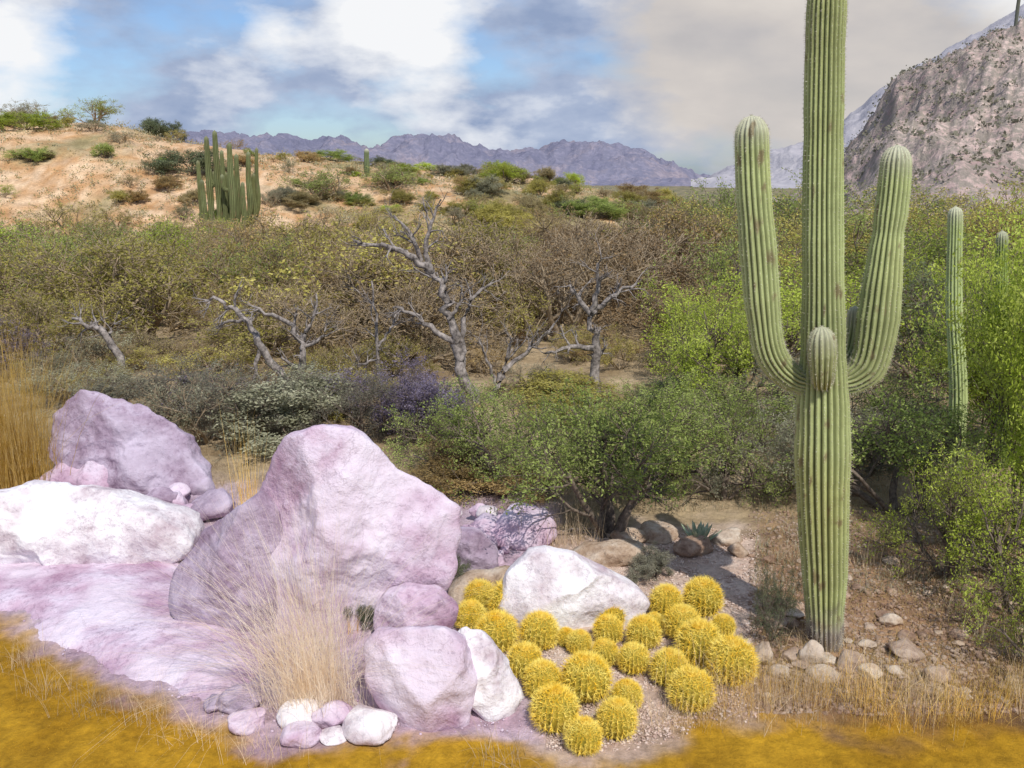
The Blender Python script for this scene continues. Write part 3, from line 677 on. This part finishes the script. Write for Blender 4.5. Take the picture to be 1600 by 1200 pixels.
for i,(u,v) in enumerate([(80,1080),(150,1110),(230,1120),(300,1150),(40,1040),(410,1180)]):
    tuft(u,v,75,90,.12,.6,DRYG,'wispy dry grass along the edge of the ochre foreground, left','wispy grass along the ochre edge',w=.0014)
for i in range(38):
    u=1050+i*16+RNG.uniform(-22,22); v=RNG.uniform(1080,1140)
    tuft(u,v,RNG.uniform(60,120),int(RNG.uniform(40,110)),.14,.5,DRYG if RNG.random()<.65 else GOLDG,'dry beige grass clump in the row along the right foreground','dry grass clumps along the right foreground',w=.0015)
for i,(u,v,h) in enumerate([(1260,1010,40),(1180,1050,60),(1420,900,60),(1500,960,70),(1350,880,50),(1560,1000,90),(1230,880,50)]):
    tuft(u,v,h,80,.12,.6,DRYG,'short dry tussock on the brown ground near the giant saguaro','short tussocks near the giant saguaro')
def cover(name,N,u0,u1,v0,v1,L,w,mat,label,seed,lean=.7,och=False):
    r=np.random.RandomState(seed); roots=[]
    while len(roots)<N:
        u=r.uniform(u0,u1); v=v0+(v1-v0)*r.rand()**(.7 if not och else 1)
        if och and v<interp(u,OCH)+r.normal(8,16): continue
        if not och and u<1180 and v>800: continue
        x,y,z=ground_flat(u,v); roots.append((x,y,z-.01))
    o=link(name,blades(name,roots,L,w,lean,seed,2,.5),mat); tag(o,label,'ground cover',kind='stuff')
cover('dry_litter',26000,0,1700,520,800,.16,.003,DRYG,'dry grassy litter on the valley floor',4)
cover('twig_litter',24000,1180,1700,700,1100,.09,.0022,BRNLF,'brown twigs and litter under the bushes',5,1.2)
cover('green_litter',9000,850,1700,640,930,.12,.003,GREYGRN,'grey green low growth between the bushes',6,.8)
cover('ochre_stubble',22000,-100,1750,950,1290,.020,.0009,OCHG,'short golden stubble over the ochre foreground',7,1.1,True)
# ---------------------------------------------------------------- nearer shrubs
SH=[(FINE,150,628,70,200,GREYGRN,'grey green shrub above the upper left boulder'),(FINE,250,655,100,210,DUSK,'dusky shrub behind the upper left boulder'),(MESQ,320,690,120,190,GREYGRN,'grey green shrub between the left boulder and the golden stems'),(FINE,400,680,130,200,DUSK,'dusky green shrub behind the golden stems'),(DENSE,470,672,100,170,GREYGRN,'grey green shrub behind the left top of the largest boulder'),
(FINE,560,690,120,210,DUSK,'dusky shrub right behind the peak of the largest boulder'),(FINE,610,655,105,190,PURPLE,'purple tinged shrub behind the largest boulder'),(DENSE,665,690,110,150,PURPLE,'small purple shrub right of the largest boulder top'),(FINE,40,580,90,190,PURPLE,'dusky purple shrub at the left edge'),(FINE,540,640,75,150,OLIVE,'olive shrub left of the purple shrub'),(MESQ,350,650,80,170,PURPLE,'purple grey shrub left of the golden stems'),
(FINE,720,745,150,230,GREEN,'green shrub right behind the largest boulder'),(FINE,810,760,180,240,GREEN,'green shrub between the boulders and the green mesquite'),(DENSE,700,752,60,140,BRNLF,'brown low shrub behind the right rock heap'),(DENSE,790,770,40,150,BRNLF,'brown low shrub above the right rock heap'),
(DENSE,1060,640,50,150,DKGREEN,'low dark shrub behind the green mesquite'),(DENSE,870,640,50,160,OLIVE,'olive shrub behind the green mesquite, left'),
(FINE,1130,780,170,220,GREEN,'green shrub left behind the giant saguaro'),(FINE,1210,770,160,200,GREYGRN,'grey green shrub just behind the giant saguaro'),(FINE,1400,800,240,280,GREEN,'green shrub right of the giant saguaro'),(FINE,1480,900,230,260,YGREEN,'yellow green shrub below the slim cactus'),(FINE,1590,960,300,280,YGREEN,'large green shrub at the lower right edge'),(FINE,1350,740,130,200,GREYGRN,'pale grey shrub behind the right arm of the giant saguaro'),
(FINE,1625,1060,230,200,YGREEN,'bright green bush at the right edge above the grass'),(TALL,1588,850,580,190,YGREEN,'tall feathery bright green bush around the right edge cactus'),(TALL,1630,900,640,210,YGREEN,'tall feathery yellow green tree cut by the right edge'),(TALL,1545,720,310,170,YGREEN,'feathery green tree between the slim cactus and the right edge')]
for i,(kd,u,v,h,w,m,l) in enumerate(SH):
    g=ground(u,v); s=dep(g)/F; plant(kd,i,g,h*s,w*s,m,'desert_shrub',l,'shrub')
g=ground(952,836); s=dep(g)/F
plant(OPEN,0,g,245*s,340*s,GREEN,'mesquite_tree','green multi stemmed mesquite left of the giant saguaro','tree')
plant(OPEN,1,ground(1020,770),190*s,260*s,GREEN,'mesquite_tree','green mesquite standing behind the front one, left of the giant saguaro','tree')
TG=[(1085,17,2.5,2.2,YGREEN,'yellow green palo verde left of the giant saguaro'),(1135,15,2.5,2.4,YGREEN,'pale green palo verde touching the left arm of the giant saguaro'),(1120,22,3.3,3.6,GREEN,'green tree at the end of the brown scrub belt'),(1050,14,1.0,2,GREEN,'low green tree at the foot of the brown scrub'),
(1190,19,2.5,4,YGREEN,'green tree between the trunk and left arm of the giant saguaro'),(1230,24,2.9,4,OLIVE,'olive tree far behind the giant saguaro'),(1340,20,2.7,4,YGREEN,'yellow green tree behind the right arm of the giant saguaro'),(1400,26,3.2,5,GREEN,'green tree far behind the right arm'),(1440,17,2.5,3.4,DKGREEN,'dark green tree left of the slim cactus'),(1460,24,3.1,5,YGREEN,'yellow green tree behind the slim cactus'),(1530,19,2.9,4,YGREEN,'green tree right of the slim cactus'),(1560,14,2.9,2.4,YGREEN,'bright green tree behind the right edge cactus'),(1630,17,4.0,4.2,YGREEN,'tall green tree at the right edge'),(1280,14,1.3,3,GREYGRN,'low grey green tree right behind the giant saguaro'),(1380,13,1.5,2.6,GREEN,'low green tree under the right arm of the giant saguaro'),(1160,13,1.3,2.4,GREEN,'low green tree left of the giant saguaro trunk'),(1680,12,3.2,3,GREEN,'green tree beyond the right edge'),
(1090,34,3.8,6,GREEN,'green tree on the horizon right of the brown scrub'),(1170,30,3.6,5,OLIVE,'olive tree on the horizon left of the giant saguaro'),(1230,38,4,6,GREEN,'green tree on the horizon between the saguaro trunk and left arm'),(1300,33,3.6,6,GREEN,'green tree on the horizon behind the giant saguaro'),(1520,32,3.8,6,OLIVE,'olive tree on the horizon right of the slim cactus'),(1370,36,3.8,6,OLIVE,'olive tree on the horizon below the rocky mountainside'),(1440,38,4,7,GREEN,'green tree on the horizon left of the slim cactus'),(1600,40,4,7,OLIVE,'olive tree on the horizon at the right edge')]
for i,(u,y,h,w,m,l) in enumerate(TG):
    plant(FINE,i,at_u(u,y),h,w,m,'palo_verde_tree',l,'tree')
g=ground(1203,1000); s=dep(g)/F
plant(FINE,0,g,150*s,70*s,DKGREEN,'desert_shrub','narrow dark green shrub left of the giant saguaro foot','shrub')
g=ground(1020,903); s=dep(g)/F
plant(DENSE,2,g,50*s,60*s,DUSK,'desert_shrub','tiny round grey shrub on the gravel behind the cacti','shrub')
for (u,v,h,w,l) in [(690,915,62,60,'small dark green plant under the right side of the largest boulder'),(570,985,50,45,'small dark green plant at the foot of the largest boulder')]:
    g=ground(u,v); s=dep(g)/F; plant(DENSE,1,g,h*s,w*s,DKGREEN,'leafy_plant',l,'plant')
def agave():
    g=ground(1092,852); e=empty('agave_plant',g); tag(e,'small blue green agave rosette at the back of the gravel bed','plant')
    am=plain_mat('agave_leaf',(.24,.32,.20),(.55,.58,.42),7,.6); rng=random.Random(2)
    for k in range(22):
        a=k*2.4; t=1.25-.045*k; L=.30-.004*k; mb=MB()
        for j in range(6):
            q=j/5; w=.035*math.sin(PI*(.22+.78*q))**.8*(1-q*.15)+.001; an=t-q*.25
            p=Vector((math.sin(an)*L*q,0,math.cos(an)*L*q+.02)); c,s=math.cos(a),math.sin(a)
            for yy,zz in ((-w,.006),(0,-.008),(w,.006)): mb.v.append((p.x*c-yy*s,p.x*s+yy*c,p.z+zz))
        for j in range(5):
            for m in range(2): mb.f.append((j*3+m,j*3+m+1,j*3+m+4,j*3+m+3))
        link('leaf',mb.mesh('leaf'),am,e)
agave()
# ---------------------------------------------------------------- dead trees
def dead(label,bu,bv,limbs,Y=None,seed=1,twig=3):
    b=ground(bu,bv) if Y is None else at_u(bu,Y); e=empty('dead_tree',b); tag(e,label,'tree'); rng=random.Random(seed)
    for i,(pts,rp) in enumerate(limbs):
        P=[]; sgn=rng.uniform(-1,1); s=dep(b)/F; rp=rp*1.05
        for k,(u,v) in enumerate(pts): P.append(at_y(u,v,b.y+sgn*.35*k/len(pts)*(i>0))-b)
        if i==0: P[0].z=-.1
        C=catmull(P,len(P)*3); C=[c+rv(rng)*rp*s*.7 for c in C]; n=len(C); mb=MB(); rr=[rp*s*(1-.68*k/(n-1)) for k in range(n)]
        mb.tube(C,rr,7)
        for _ in range(twig+len(pts)):
            k=rng.randrange(n//3,n); dd=(C[min(k+1,n-1)]-C[k-1]).normalized(); nd=Matrix.Rotation(rng.uniform(.5,1.1),3,dd.cross(rv(rng)).normalized())@dd
            grow(mb,[],C[k],nd,rng.uniform(.15,.55),rr[k]*.6,1,3,rng,(3,3,2),.3,.04,sides=(5,4,3,3))
        link('trunk' if i==0 else 'limb',mb.mesh('limb'),DEADW,e)
dead('largest bare dead tree standing in the middle of the scrub',735,630,[([(740,632),(720,560),(703,505),(690,455),(672,420)],10),([(674,425),(640,400),(600,383),(556,375)],6),([(672,422),(667,370),(686,310)],4.5),([(660,408),(640,365),(618,335)],4),([(712,538),(670,508),(640,490),(612,478)],5),([(722,565),(726,500),(745,460),(768,442)],5),([(700,500),(722,470),(718,445)],3)],seed=1)
dead('low forked dead tree right of the largest one',785,625,[([(765,625),(790,575),(830,545),(866,508)],5),([(780,595),(795,550),(800,525)],4),([(775,600),(760,560),(750,530)],3)],seed=2)
dead('bare dead tree at the right of the scrub belt',930,615,[([(930,617),(928,540),(926,490)],9),([(926,492),(905,465),(888,445)],5),([(926,490),(955,462),(996,441)],5),([(926,490),(934,450),(936,405)],5),([(928,545),(890,540),(850,555)],5)],seed=3)
dead('bare dead tree in the left of the scrub with an upright fork',476,620,[([(476,622),(474,560),(472,530)],8),([(472,532),(445,500),(390,480)],5),([(472,530),(488,505),(497,460)],4),([(473,545),(505,525),(510,505)],3)],seed=4)
dead('leaning bare dead tree left of the upright forked one',465,615,[([(470,615),(410,548),(388,505),(360,480),(328,464)],7),([(405,545),(398,580),(400,600)],4),([(380,500),(350,505),(340,515)],3)],seed=5)
dead('thin bare sapling between the forked and the largest dead tree',592,610,[([(592,612),(590,520),(580,440)],3.5),([(591,540),(610,515),(618,490)],2.5)],seed=6)
dead('short broken dead trunk at the left of the scrub',190,590,[([(197,592),(172,528),(145,512),(115,500)],7),([(170,527),(178,505)],3)],seed=7)
dead('dead branch lying under the leaning dead tree',530,615,[([(500,617),(545,580),(590,560)],4),([(545,582),(560,560)],3)],seed=8)
# ---------------------------------------------------------------- light & sky
El=math.radians(52); S=Vector((.30,-.80,0)).normalized()*math.cos(El)+Vector((0,0,math.sin(El)))
sd=bpy.data.lights.new('sun','SUN'); sd.energy=3.7; sd.angle=math.radians(.6); sd.color=(1,.95,.87)
so=bpy.data.objects.new('sun',sd); COL.objects.link(so); so.rotation_euler=(-S).to_track_quat('-Z','Y').to_euler()
W=bpy.data.worlds.new('World'); SC.world=W; W.use_nodes=True; nt=W.node_tree; bg=nt.nodes['Background']
sky=nnode(nt,'ShaderNodeTexSky',sky_type='NISHITA'); sky.sun_disc=False; sky.sun_elevation=El; sky.sun_rotation=math.atan2(S.x,S.y)
tc=nnode(nt,'ShaderNodeTexCoord').outputs['Generated']
mp=nnode(nt,'ShaderNodeMapping'); mp.inputs['Scale'].default_value=(1,1,2.2); nt.links.new(tc,mp.inputs['Vector'])
n1=noise_n(nt,5,7,.52,mp.outputs[0])
n2=noise_n(nt,13,7,.55,mp.outputs[0])
def blob(u,v,rad,str_):
    d=ray(u,v).normalized(); a=nnode(nt,'ShaderNodeVectorMath',operation='DISTANCE'); nt.links.new(tc,a.inputs[0]); a.inputs[1].default_value=tuple(d)
    m=nnode(nt,'ShaderNodeMapRange',interpolation_type='SMOOTHSTEP'); m.inputs['From Min'].default_value=rad; m.inputs['From Max'].default_value=0; m.inputs['To Min'].default_value=0; m.inputs['To Max'].default_value=str_
    nt.links.new(a.outputs['Value'],m.inputs['Value']); return m.outputs[0]
def add(a,b):
    m=nnode(nt,'ShaderNodeMath',operation='ADD'); nt.links.new(a,m.inputs[0])
    if isinstance(b,float): m.inputs[1].default_value=b
    else: nt.links.new(b,m.inputs[1])
    return m.outputs[0]
def mul(a,b):
    m=nnode(nt,'ShaderNodeMath',operation='MULTIPLY'); nt.links.new(a,m.inputs[0]); m.inputs[1].default_value=b; return m.outputs[0]
blue=mix(nt,'MULTIPLY',1.0,sky.outputs[0],(.095,.11,.135))
cover_=ramp(nt,n1.outputs['Fac'],[(.38,(0,0,0)),(.52,(1,1,1))])
shade=ramp(nt,n2.outputs['Fac'],[(.32,(.29,.37,.55)),(.68,(.50,.57,.72))])
base=mix(nt,'MIX',cover_.outputs[0],blue,shade.outputs[0])
w=add(add(add(add(add(blob(620,20,.12,.48),blob(-10,80,.11,.42)),blob(430,50,.05,.28)),blob(1565,0,.09,.35)),blob(700,200,.12,.16)),blob(330,130,.12,.08))
wn=add(add(w,mul(n1.outputs['Fac'],.45)),mul(n2.outputs['Fac'],.55))
wr=ramp(nt,wn,[(.57,(0,0,0)),(.82,(1,1,1))])
base=mix(nt,'MIX',wr.outputs[0],base,(.92,.93,.95))
bw=add(add(blob(1130,60,.20,.75),blob(1400,120,.19,.7)),mul(n2.outputs['Fac'],.55))
br=ramp(nt,bw,[(.42,(0,0,0)),(.80,(.92,.92,.92))])
cr=ramp(nt,n1.outputs['Fac'],[(.35,(.54,.50,.48)),(.65,(.74,.68,.62))])
base=mix(nt,'MIX',br.outputs[0],base,cr.outputs[0])
nt.links.new(base,bg.inputs['Color']); bg.inputs['Strength'].default_value=1.0
print('bushes',n)
